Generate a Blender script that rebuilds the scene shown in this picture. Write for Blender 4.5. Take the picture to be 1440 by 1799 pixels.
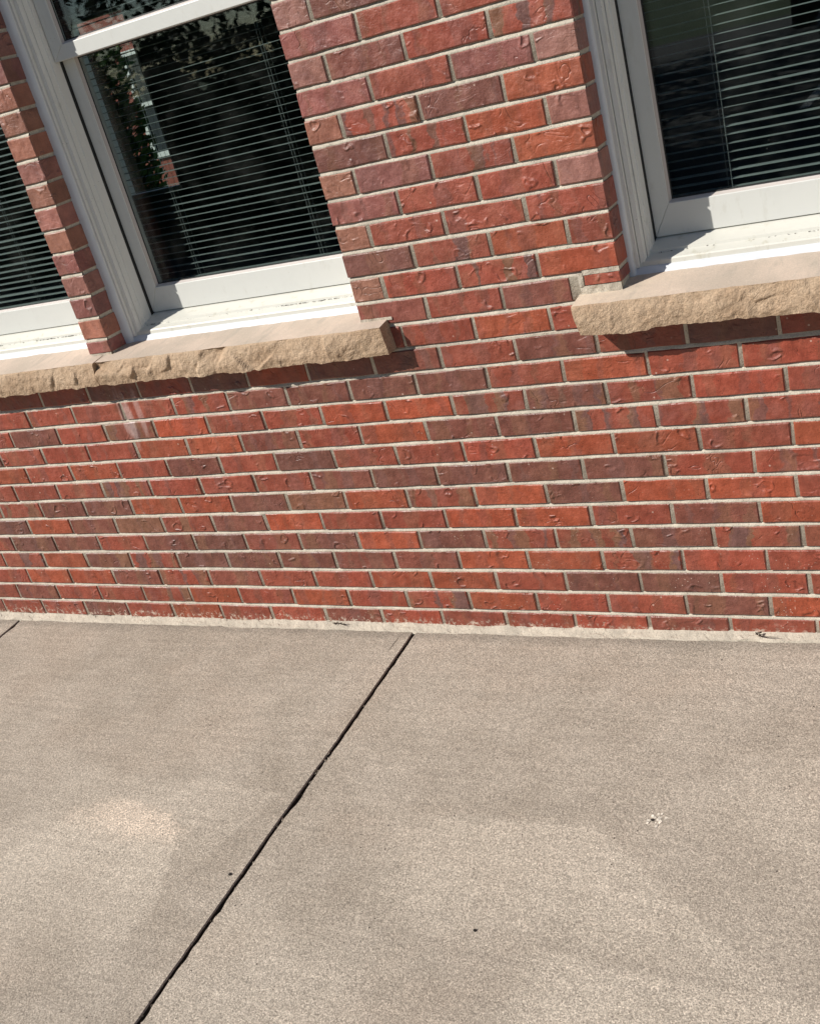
import bpy, bmesh, math, random
import numpy as np
from mathutils import Vector, Matrix

for o in list(bpy.data.objects): bpy.data.objects.remove(o)
S = bpy.context.scene
COL = S.collection
R = math.radians

# ------------------------------------------------------------------ camera, sky, sun, exposure
cd = bpy.data.cameras.new('camera'); cam = bpy.data.objects.new('camera', cd); COL.objects.link(cam)
right = Vector((0.86600151, 0.4315914, -0.25252773)); down = Vector((-0.02151488, -0.47238581, -0.88112925))
fwd = Vector((-0.49957832, 0.76849236, -0.39980119))
M = Matrix((right, -down, -fwd)).transposed().to_4x4(); M.translation = Vector((1.50003, -2.32303, 1.55637))
cam.matrix_world = M
cd.sensor_fit = 'VERTICAL'; cd.sensor_height = 24.0; cd.lens = 1939.38 / 1799 * 24.0
cd.clip_start = 0.05; cd.clip_end = 500
S.camera = cam

SUN = Vector((1.1, 1.0, -1.25)).normalized()          # direction the light travels
sd = bpy.data.lights.new('sun', 'SUN'); sun = bpy.data.objects.new('sun', sd); COL.objects.link(sun)
sd.energy = 4.7; sd.angle = R(0.5); sd.color = (1.0, 0.955, 0.88)
sun.rotation_euler = SUN.to_track_quat('-Z', 'Y').to_euler(); sun.location = (-6, -6, 8)
W = bpy.data.worlds.new('World'); S.world = W; W.use_nodes = True
wn = W.node_tree.nodes; wl = W.node_tree.links
sky = wn.new('ShaderNodeTexSky'); sky.sky_type = 'NISHITA'; sky.sun_disc = False
sky.sun_elevation = math.asin(-SUN.z); sky.sun_rotation = math.atan2(-SUN.x, -SUN.y)
sky.dust_density = 0.0; sky.air_density = 1.2; sky.altitude = 1600
bg = wn['Background']; wl.new(sky.outputs[0], bg.inputs[0]); bg.inputs[1].default_value = 0.064
S.view_settings.view_transform = 'Standard'; S.view_settings.look = 'None'
S.view_settings.gamma = 1.0; S.view_settings.use_curve_mapping = False
S.view_settings.exposure = 0.26
S.render.engine = 'CYCLES'
S.cycles.max_bounces = 6; S.cycles.transparent_max_bounces = 16

# ------------------------------------------------------------------ helpers
rng = random.Random(7)
nrg = np.random.RandomState(11)

def vnoise(x, y, seed=0):
    """smooth value noise on arrays, -1..1"""
    T = np.random.RandomState(seed).uniform(-1, 1, (64, 64))
    xi = np.floor(x).astype(int); yi = np.floor(y).astype(int)
    u = x - xi; v = y - yi
    u = u * u * (3 - 2 * u); v = v * v * (3 - 2 * v)
    a = T[xi % 64, yi % 64]; b = T[(xi + 1) % 64, yi % 64]
    c = T[xi % 64, (yi + 1) % 64]; d = T[(xi + 1) % 64, (yi + 1) % 64]
    return (a * (1 - u) + b * u) * (1 - v) + (c * (1 - u) + d * u) * v

def fbm(x, y, seed=0, octs=4):
    s = np.zeros_like(np.asarray(x, float)); amp = 1.0
    for i in range(octs):
        s = s + amp * vnoise(x * 2 ** i, y * 2 ** i, seed + i); amp *= 0.5
    return s

def mesh_from(name, verts, faces, mats=(), smooth=False, fmat=None):
    me = bpy.data.meshes.new(name)
    me.from_pydata([tuple(map(float, v)) for v in verts], [], [tuple(f) for f in faces])
    for m in mats: me.materials.append(m)
    if fmat is not None: me.polygons.foreach_set('material_index', list(fmat))
    if smooth: me.polygons.foreach_set('use_smooth', [True] * len(me.polygons))
    me.update()
    return me

def link(name, me, parent=None, loc=None):
    o = bpy.data.objects.new(name, me); COL.objects.link(o)
    if parent is not None: o.parent = parent
    if loc is not None: o.location = loc
    return o

def thing(name, label, cat, loc=(0, 0, 0), group=None):
    o = bpy.data.objects.new(name, None); COL.objects.link(o); o.location = loc
    o.empty_display_size = 0.1
    o['label'] = label; o['category'] = cat
    if group: o['group'] = group
    return o

def tag(o, label=None, cat=None, group=None, kind=None):
    if label: o['label'] = label
    if cat: o['category'] = cat
    if group: o['group'] = group
    if kind: o['kind'] = kind
    return o

class MB:
    """collects boxes, prisms, tubes into one mesh"""
    def __init__(s): s.v = []; s.f = []; s.m = []
    def add(s, vs, fs, mi=0):
        b = len(s.v); s.v += [tuple(v) for v in vs]
        s.f += [tuple(i + b for i in f) for f in fs]; s.m += [mi] * len(fs)
    def box(s, x0, x1, y0, y1, z0, z1, mi=0):
        vs = [(x, y, z) for z in (z0, z1) for y in (y0, y1) for x in (x0, x1)]
        s.add(vs, [(0, 2, 3, 1), (4, 5, 7, 6), (0, 1, 5, 4), (2, 6, 7, 3), (0, 4, 6, 2), (1, 3, 7, 5)], mi)
    def prism(s, poly_a, poly_b, mi=0):
        """two matching closed outlines"""
        n = len(poly_a)
        fs = [tuple(range(n))[::-1], tuple(range(n, 2 * n))]
        for i in range(n):
            j = (i + 1) % n; fs.append((i, j, n + j, n + i))
        s.add(list(poly_a) + list(poly_b), fs, mi)
    def tube(s, pts, rad, n=8, mi=0):
        pts = [Vector(p) for p in pts]
        if not hasattr(rad, '__len__'): rad = [rad] * len(pts)
        rings = []
        for i, p in enumerate(pts):
            t = (pts[min(i + 1, len(pts) - 1)] - pts[max(i - 1, 0)]).normalized()
            a = t.orthogonal().normalized(); b = t.cross(a)
            rings.append([p + (a * math.cos(2 * math.pi * k / n) + b * math.sin(2 * math.pi * k / n)) * rad[i] for k in range(n)])
        vs = [v for r in rings for v in r]; fs = []
        for i in range(len(pts) - 1):
            for k in range(n):
                a0 = i * n + k; a1 = i * n + (k + 1) % n
                fs.append((a0, a1, a1 + n, a0 + n))
        fs.append(tuple(range(n))[::-1]); fs.append(tuple(range((len(pts) - 1) * n, len(pts) * n)))
        s.add(vs, fs, mi)
    def build(s, name, mats, parent=None, smooth=False, loc=None, bevel=0):
        if not isinstance(mats, (list, tuple)): mats = [mats]
        me = mesh_from(name, s.v, s.f, mats, False, s.m)
        bm = bmesh.new(); bm.from_mesh(me); bmesh.ops.recalc_face_normals(bm, faces=bm.faces[:]); bm.to_mesh(me); bm.free()
        if smooth: me.polygons.foreach_set('use_smooth', [True] * len(me.polygons))
        o = link(name, me, parent, loc)
        if bevel:
            b = o.modifiers.new('bevel', 'BEVEL'); b.width = bevel; b.segments = 2; b.limit_method = 'ANGLE'; b.angle_limit = R(40)
        return o

class NT:
    """small node-tree builder"""
    def __init__(s, name):
        s.mat = bpy.data.materials.new(name); s.mat.use_nodes = True
        s.n = s.mat.node_tree.nodes; s.l = s.mat.node_tree.links
        s.bsdf = s.n['Principled BSDF']; s.out = s.n['Material Output']
    def _in(s, sock, v):
        if v is None: return
        if isinstance(v, bpy.types.NodeSocket): s.l.new(v, sock)
        elif isinstance(v, (tuple, list)) and len(v) == 3 and len(sock.default_value) == 4: sock.default_value = (*v, 1)
        else: sock.default_value = v
    def node(s, t, ins=None, **kw):
        nd = s.n.new(t)
        for k, v in kw.items(): setattr(nd, k, v)
        for k, v in (ins or {}).items(): s._in(nd.inputs[k], v)
        return nd
    def math(s, op, a, b=None, c=None, clamp=False):
        nd = s.n.new('ShaderNodeMath'); nd.operation = op; nd.use_clamp = clamp
        s._in(nd.inputs[0], a); s._in(nd.inputs[1], b)
        if c is not None: s._in(nd.inputs[2], c)
        return nd.outputs[0]
    def vmath(s, op, a, b=None):
        nd = s.n.new('ShaderNodeVectorMath'); nd.operation = op
        s._in(nd.inputs[0], a)
        if b is not None: s._in(nd.inputs[1], b)
        return nd.outputs['Value'] if op in ('LENGTH', 'DISTANCE', 'DOT_PRODUCT') else nd.outputs[0]
    def scale(s, a, k):
        nd = s.n.new('ShaderNodeVectorMath'); nd.operation = 'SCALE'; s._in(nd.inputs[0], a); s._in(nd.inputs['Scale'], k); return nd.outputs[0]
    def mix(s, f, a, b, mode='MIX'):
        nd = s.n.new('ShaderNodeMix'); nd.data_type = 'RGBA'; nd.blend_type = mode
        s._in(nd.inputs[0], f); s._in(nd.inputs[6], a); s._in(nd.inputs[7], b); return nd.outputs[2]
    def ramp(s, v, a, b, lo=0.0, hi=1.0, smooth=True):
        nd = s.n.new('ShaderNodeMapRange'); nd.interpolation_type = 'SMOOTHSTEP' if smooth else 'LINEAR'
        s._in(nd.inputs[0], v); s._in(nd.inputs[1], a); s._in(nd.inputs[2], b); s._in(nd.inputs[3], lo); s._in(nd.inputs[4], hi)
        return nd.outputs[0]
    def noise(s, vec, scale, detail=3, rough=0.55, dist=0.0, dim='3D', w=None):
        nd = s.n.new('ShaderNodeTexNoise'); nd.noise_dimensions = dim
        if dim != '1D': s._in(nd.inputs['Vector'], vec)
        if w is not None: s._in(nd.inputs['W'], w)
        s._in(nd.inputs['Scale'], scale); s._in(nd.inputs['Detail'], detail); s._in(nd.inputs['Roughness'], rough); s._in(nd.inputs['Distortion'], dist)
        return nd.outputs[0]
    def noisec(s, vec, scale, detail=2):
        nd = s.n.new('ShaderNodeTexNoise'); s._in(nd.inputs['Vector'], vec); s._in(nd.inputs['Scale'], scale); s._in(nd.inputs['Detail'], detail)
        return nd.outputs[1]
    def voro(s, vec, scale, feature='F1', out='Distance', rnd=1.0):
        nd = s.n.new('ShaderNodeTexVoronoi'); nd.feature = feature
        s._in(nd.inputs['Vector'], vec); s._in(nd.inputs['Scale'], scale); s._in(nd.inputs['Randomness'], rnd)
        return nd.outputs[out]
    def bump(s, h, dist, strength=1.0, normal=None):
        nd = s.n.new('ShaderNodeBump'); s._in(nd.inputs['Height'], h); s._in(nd.inputs['Distance'], dist); s._in(nd.inputs['Strength'], strength)
        if normal is not None: s._in(nd.inputs['Normal'], normal)
        return nd.outputs[0]
    def pos(s): return s.n.new('ShaderNodeNewGeometry').outputs['Position']
    def xyz(s, v):
        nd = s.n.new('ShaderNodeSeparateXYZ'); s._in(nd.inputs[0], v); return nd.outputs
    def set(s, **kw):
        for k, v in kw.items(): s._in(s.bsdf.inputs[k.replace('_', ' ')], v)
        return s.mat

def blob(nt, P, cx, cy, rx, ry, warp, soft=0.35, ax=('x', 'y')):
    """soft blotch mask round a place, its edge broken up by a noise value"""
    o = nt.xyz(P); d = {'x': 0, 'y': 1, 'z': 2}
    dx = nt.math('DIVIDE', nt.math('SUBTRACT', o[d[ax[0]]], cx), rx)
    dy = nt.math('DIVIDE', nt.math('SUBTRACT', o[d[ax[1]]], cy), ry)
    r = nt.math('SQRT', nt.math('ADD', nt.math('MULTIPLY', dx, dx), nt.math('MULTIPLY', dy, dy)))
    r = nt.math('ADD', r, warp)
    return nt.ramp(r, 1.0 - soft, 1.0 + soft, 1.0, 0.0)

# ------------------------------------------------------------------ materials
def brick_material(name, island=False):
    nt = NT(name)
    P = nt.pos()
    oi = nt.n.new('ShaderNodeObjectInfo')
    if island:
        rnd = nt.n.new('ShaderNodeNewGeometry').outputs['Random Per Island']
        cr = nt.n.new('ShaderNodeValToRGB'); nt.l.new(rnd, cr.inputs[0]); cr.color_ramp.interpolation = 'CONSTANT'
        cols = [(.40, .068, .028), (.35, .062, .036), (.24, .058, .038), (.15, .054, .048), (.30, .065, .035)]
        for i, c in enumerate(cols):
            e = cr.color_ramp.elements[i] if i < 2 else cr.color_ramp.elements.new(i / 5)
            e.position = i / 5; e.color = (*c, 1)
        base = cr.outputs[0]; alpha = 0.3
    else:
        rnd = oi.outputs['Random']; base = oi.outputs['Color']; alpha = oi.outputs['Alpha']
    off = nt.math('MULTIPLY', rnd, 57.0)
    cmb = nt.n.new('ShaderNodeCombineXYZ'); nt._in(cmb.inputs[0], off); nt._in(cmb.inputs[2], nt.math('MULTIPLY', rnd, 31.0)); 
    Q = nt.vmath('ADD', P, cmb.outputs[0])
    x = nt.xyz(P)
    # flash bands across the brick
    wob = nt.noise(Q, 30, 2)
    w1 = nt.math('ADD', nt.math('MULTIPLY', nt.math('ADD', x[0], x[1]), 17.0), nt.math('ADD', nt.math('MULTIPLY', rnd, 211.0), nt.math('MULTIPLY', wob, 0.9)))
    band = nt.ramp(nt.noise(None, 1.0, 1, 0.5, 0, '1D', w1), 0.50, 0.57)
    w2 = nt.math('ADD', nt.math('MULTIPLY', nt.math('ADD', x[0], x[1]), 11.0), nt.math('ADD', nt.math('MULTIPLY', rnd, 517.0), nt.math('MULTIPLY', wob, 0.8)))
    hue = nt.ramp(nt.noise(None, 1.0, 1, 0.5, 0, '1D', w2), 0.44, 0.56)
    flash = nt.mix(hue, (.152, .070, .060), (.200, .092, .054))
    cloud = nt.ramp(nt.noise(Q, 13, 3, 0.6), 0.40, 0.66)
    k = nt.math('MULTIPLY', nt.math('MAXIMUM', band, nt.math('MULTIPLY', cloud, 0.45)), alpha, clamp=True)
    col = nt.mix(k, base, flash)
    # mottling and burnt specks
    n1 = nt.noise(Q, 26, 5, 0.65)
    col = nt.mix(1.0, col, nt.mix(nt.ramp(n1, 0.28, 0.74), (.76, .74, .74), (1.22, 1.2, 1.18)), 'MULTIPLY')
    dk = nt.ramp(nt.noise(Q, 55, 4, 0.7), 0.62, 0.74)
    col = nt.mix(nt.math('MULTIPLY', dk, 0.45), col, (.07, .035, .03))
    dust = nt.ramp(nt.noise(Q, 8, 4, 0.65), 0.50, 0.75)
    col = nt.mix(nt.math('MULTIPLY', dust, 0.07), col, (.50, .30, .24))
    grit = nt.ramp(nt.noise(P, 420, 3, 0.7), 0.30, 0.72, .86, 1.13)
    col = nt.mix(1.0, col, grit, 'MULTIPLY')
    # scuffed arrises: pale or bright flecks of fresh clay
    # white paint and mortar flecks, more of them low on the right
    low = nt.math('MULTIPLY', nt.ramp(x[2], 0.55, 0.05), nt.ramp(x[0], -0.9, 0.7, 0.25, 1.0))
    vd = nt.voro(P, 95, 'F1', 'Distance')
    gate = nt.ramp(nt.noise(P, 9, 2), 0.45, 0.62)
    fl = nt.math('MULTIPLY', nt.math('MULTIPLY', nt.ramp(vd, 0.16, 0.10), low), gate)
    fl2 = nt.math('MULTIPLY', nt.ramp(nt.voro(P, 31, 'F1', 'Distance'), 0.085, 0.06), nt.ramp(nt.noise(P, 5, 1), 0.5, 0.6))
    col = nt.mix(nt.math('MULTIPLY', nt.math('MAXIMUM', fl, nt.math('MULTIPLY', fl2, 0.7)), 0.75), col, (.62, .46, .38))
    # lime splashes just above the pavement
    spl = nt.math('MULTIPLY', nt.ramp(nt.math('ADD', x[2], nt.math('MULTIPLY', nt.noise(P, 22, 4, .7), 0.09)), 0.052, 0.026), nt.ramp(nt.noise(P, 60, 4, .75), 0.50, 0.62))
    col = nt.mix(nt.math('MULTIPLY', spl, 0.85), col, (.62, .52, .42))
    # lime run below the joint of the two sill stones
    wr = nt.math('MULTIPLY', nt.math('SUBTRACT', nt.noise(nt.vmath('MULTIPLY', P, (60, 60, 14)), 1.0, 4, .65), 0.5), 2.6)
    run = nt.math('MAXIMUM', blob(nt, P, -0.893, 0.69, 0.020, 0.075, wr, .5, ('x', 'z')), nt.math('MULTIPLY', blob(nt, P, -0.838, 0.70, 0.010, 0.08, wr, .5, ('x', 'z')), .7))
    col = nt.mix(nt.math('MULTIPLY', run, 0.45), col, (.56, .43, .40))
    # relief: crescents and thumb dents of a moulded brick, creases, sanded grain
    D = nt.vmath('ADD', Q, nt.scale(nt.vmath('SUBTRACT', nt.noisec(Q, 20, 2), (.5, .5, .5)), 0.05))
    D = nt.vmath('MULTIPLY', D, (1.0, 1.0, 1.55))
    vo = nt.voro(D, 15, 'F1', 'Distance')
    r0 = nt.ramp(nt.noise(Q, 10, 1), .35, .65, .16, .42, False)
    gt = nt.ramp(nt.noise(nt.vmath('ADD', Q, (1, 6, 2)), 15, 1), 0.45, 0.58)
    half = nt.ramp(nt.noise(nt.vmath('ADD', Q, (7, 2, 4)), 30, 0), 0.44, 0.60)     # only part of each dent's rim stands up
    rim = nt.math('MULTIPLY', nt.math('MULTIPLY', nt.ramp(nt.math('ABSOLUTE', nt.math('SUBTRACT', vo, r0)), 0.0, 0.12, 1.0, 0.0), gt), half)
    dent = nt.math('MULTIPLY', nt.ramp(nt.math('SUBTRACT', vo, r0), -0.20, 0.0, -1.0, 0.0), nt.math('MULTIPLY', gt, half))
    crease = nt.ramp(nt.math('ABSOLUTE', nt.math('SUBTRACT', nt.noise(Q, 13, 2, .5, 1.0), 0.5)), 0.0, 0.03, 1.0, 0.0)
    crease = nt.math('MULTIPLY', crease, nt.ramp(nt.noise(Q, 11, 1), 0.55, 0.66))
    h = nt.math('ADD', nt.math('MULTIPLY', rim, 0.62), nt.math('MULTIPLY', dent, 0.58))
    h = nt.math('ADD', h, nt.math('MULTIPLY', crease, -0.32))
    drag = nt.noise(nt.vmath('MULTIPLY', D, (14, 14, 60)), 1.0, 3, .55, .6)
    h = nt.math('ADD', h, nt.math('MULTIPLY', nt.math('MULTIPLY', drag, nt.ramp(nt.noise(Q, 7, 1), .45, .6)), .45))
    h = nt.math('ADD', h, nt.math('MULTIPLY', nt.noise(Q, 32, 4, .55), 1.25))
    pitb = nt.math('MULTIPLY', nt.ramp(nt.voro(P, 120), .16, .06), nt.ramp(nt.noise(P, 20, 2), .5, .6))
    h = nt.math('SUBTRACT', h, nt.math('MULTIPLY', pitb, .5))
    b1 = nt.bump(h, 0.0040, 1.0)
    b2 = nt.bump(nt.noise(P, 330, 4, .7), 0.0006, 0.8, b1)
    return nt.set(Base_Color=col, Roughness=nt.ramp(n1, 0.3, 0.7, 0.36, 0.58), Normal=b2, Specular_IOR_Level=0.5)

M_brick = brick_material('brick_clay')
M_brick_far = brick_material('brick_clay_beyond_frame', True)

def mortar_material(name, c1, c2, scale=1.0):
    nt = NT(name); P = nt.pos(); z = nt.xyz(P)
    n = nt.noise(P, 18 * scale, 5, .65); g = nt.noise(P, 330, 3, .75); pit = nt.ramp(nt.voro(P, 150), 0.10, 0.22)
    col = nt.mix(nt.ramp(n, .3, .7), c1, c2)
    col = nt.mix(1.0, col, nt.ramp(g, .3, .7, .80, 1.14), 'MULTIPLY')
    col = nt.mix(nt.math('MULTIPLY', nt.math('SUBTRACT', 1.0, pit), .35), col, (.14, .12, .10))
    dirt = nt.ramp(nt.noise(P, 7, 4, .7), .52, .72)
    col = nt.mix(nt.math('MULTIPLY', dirt, .40), col, (.23, .205, .17))
    h = nt.math('ADD', nt.math('MULTIPLY', g, .6), nt.math('ADD', nt.math('MULTIPLY', nt.noise(P, 90, 4, .65), 1.1), nt.math('MULTIPLY', pit, .5)))
    return nt.set(Base_Color=col, Roughness=.9, Normal=nt.bump(h, .0016, 1.0))
M_mortar = mortar_material('mortar', (.445, .395, .320), (.585, .525, .430))
M_strip = mortar_material('mortar_cream', (.42, .37, .30), (.54, .475, .385))

def stone_material(name, top):
    nt = NT(name); P = nt.pos()
    if top:
        n = nt.noise(P, 7, 5, .6); n2 = nt.noise(P, 28, 5, .7)
        col = nt.mix(nt.ramp(n, .35, .68), (.47, .385, .31), (.58, .46, .37))
        xx = nt.xyz(P)[0]
        drip = nt.ramp(nt.noise(nt.vmath('MULTIPLY', P, (26, 5, 1)), 1.0, 4, .65, .8), .52, .68)
        col = nt.mix(nt.math('MULTIPLY', drip, .5), col, (.36, .31, .255))
        pale = nt.math('MULTIPLY', nt.ramp(xx, .56, .92, 1, 0), nt.ramp(xx, .4, .5))
        pale = nt.math('MULTIPLY', pale, nt.ramp(n2, .35, .65, .4, 1.0))
        col = nt.mix(nt.math('MULTIPLY', pale, .55), col, (.72, .60, .44))
        col = nt.mix(nt.math('MULTIPLY', nt.ramp(n2, .56, .72), .5), col, (.40, .34, .28))
        col = nt.mix(nt.math('MULTIPLY', nt.ramp(nt.noise(P, 14, 5, .7, 1.5), .58, .66), .35), col, (.66, .55, .45))
        g = nt.noise(P, 300, 3, .7)
        col = nt.mix(1.0, col, nt.ramp(g, .3, .7, .90, 1.08), 'MULTIPLY')
        return nt.set(Base_Color=col, Roughness=.8, Normal=nt.bump(nt.math('ADD', nt.math('MULTIPLY', g, .5), n2), .0010, .8))
    n = nt.noise(P, 11, 5, .65); n2 = nt.noise(P, 60, 5, .7); g = nt.noise(P, 260, 4, .75)
    lay = nt.noise(nt.vmath('MULTIPLY', P, (9, 9, 75)), 1.0, 4, .6)
    col = nt.mix(nt.ramp(n, .3, .7), (.43, .292, .185), (.545, .398, .27))
    col = nt.mix(nt.math('MULTIPLY', nt.ramp(lay, .5, .68), .5), col, (.56, .40, .27))
    col = nt.mix(nt.math('MULTIPLY', nt.ramp(n2, .50, .70), .55), col, (.31, .215, .14))
    col = nt.mix(1.0, col, nt.ramp(g, .3, .7, .80, 1.16), 'MULTIPLY')
    h = nt.math('ADD', nt.math('MULTIPLY', g, .8), nt.math('MULTIPLY', n2, 1.6))
    return nt.set(Base_Color=col, Roughness=.9, Normal=nt.bump(h, .0040, 1.0))
M_stone = stone_material('sandstone_split', False); M_stone_top = stone_material('sandstone_sawn', True)

def vinyl(name, c, rough=.38, grime=.0, grime_col=(.36, .33, .25)):
    nt = NT(name); P = nt.pos()
    n = nt.noise(P, 16, 5, .65); n2 = nt.noise(nt.vmath('MULTIPLY', P, (1.0, 1.0, .35)), 38, 4, .7)
    col = nt.mix(nt.math('MULTIPLY', nt.ramp(n, .45, .75), .18), c, tuple(v * .82 for v in c))
    col = nt.mix(nt.math('MULTIPLY', nt.ramp(n2, .56, .72), grime), col, grime_col)
    sp = nt.math('MULTIPLY', nt.ramp(nt.voro(P, 70), .10, .06), nt.ramp(nt.noise(P, 12, 2), .52, .62))
    col = nt.mix(nt.math('MULTIPLY', sp, min(1, grime * 2.2)), col, (.20, .17, .12))
    return nt.set(Base_Color=col, Roughness=rough, Normal=nt.bump(nt.math('ADD', n, nt.math('MULTIPLY', n2, .4)), .0007, .6))
M_white = vinyl('white_vinyl', (.625, .63, .60), .36, .16)
M_frame = vinyl('white_vinyl_frame', (.72, .712, .675), .42, .30)
M_sill = vinyl('white_vinyl_sill', (.60, .588, .53), .45, .55, (.43, .40, .30))
M_caulk = vinyl('white_caulk', (.60, .62, .65), .5, .12)
M_bead = vinyl('glazing_bead', (.50, .45, .42), .5, .25)
def plain(name, c, rough=.6, metal=0.0, nscale=30, amt=.15, bump=.0):
    nt = NT(name); P = nt.pos(); n = nt.noise(P, nscale, 4, .6)
    col = nt.mix(1.0, c, nt.ramp(n, .3, .7, 1 - amt, 1 + amt), 'MULTIPLY')
    kw = dict(Base_Color=col, Roughness=rough, Metallic=metal)
    if bump: kw['Normal'] = nt.bump(n, bump, .8)
    return nt.set(**kw)
M_gasket = plain('black_gasket', (.012, .012, .012), .6)
M_slat = plain('grey_white_slat', (.25, .272, .262), .45, 0, 8, .06)
M_cord = plain('grey_cord', (.30, .31, .31), .7)
M_room = plain('room_paint', (.10, .10, .095), .8, 0, 3, .1)
M_carpet = plain('room_carpet', (.035, .035, .04), .95, 0, 90, .3, .002)
M_dirtgrime = plain('grime', (.06, .05, .04), .95, 0, 120, .5, .003)
M_soil_shade = plain('joint_soil', (.045, .035, .026), .95, 0, 160, .5, .003)  # soil bed of the joints; also painted on slab sides as shade

nt = NT('window_glass')
n_ = nt.n; n_.remove(nt.bsdf)
lw = n_.new('ShaderNodeLayerWeight'); lw.inputs['Blend'].default_value = .5
f5 = nt.math('POWER', lw.outputs['Facing'], 5.0)
fr = nt.math('ADD', nt.math('MULTIPLY', f5, .92), .042)
tr = n_.new('ShaderNodeBsdfTransparent'); tr.inputs[0].default_value = (.93, .955, .95, 1)
gl = n_.new('ShaderNodeBsdfGlossy'); gl.inputs['Roughness'].default_value = 0.0
df = n_.new('ShaderNodeBsdfDiffuse'); df.inputs[0].default_value = (.5, .5, .47, 1)
P_ = nt.pos()
dustm = nt.math('MULTIPLY', nt.ramp(nt.noise(P_, 9, 5, .7), .45, .85), .014)
speck = nt.math('MULTIPLY', nt.ramp(nt.voro(P_, 55), .06, .03), .35)
mx0 = n_.new('ShaderNodeMixShader'); nt.l.new(nt.math('MAXIMUM', dustm, nt.math('MULTIPLY', speck, nt.ramp(nt.noise(P_, 14, 1), .55, .62))), mx0.inputs[0])
mx = n_.new('ShaderNodeMixShader'); nt.l.new(fr, mx.inputs[0]); nt.l.new(mx0.outputs[0], mx.inputs[1]); nt.l.new(gl.outputs[0], mx.inputs[2])
nt.l.new(tr.outputs[0], mx0.inputs[1]); nt.l.new(df.outputs[0], mx0.inputs[2]); nt.l.new(mx.outputs[0], nt.out.inputs[0])
M_glass = nt.mat

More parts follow.
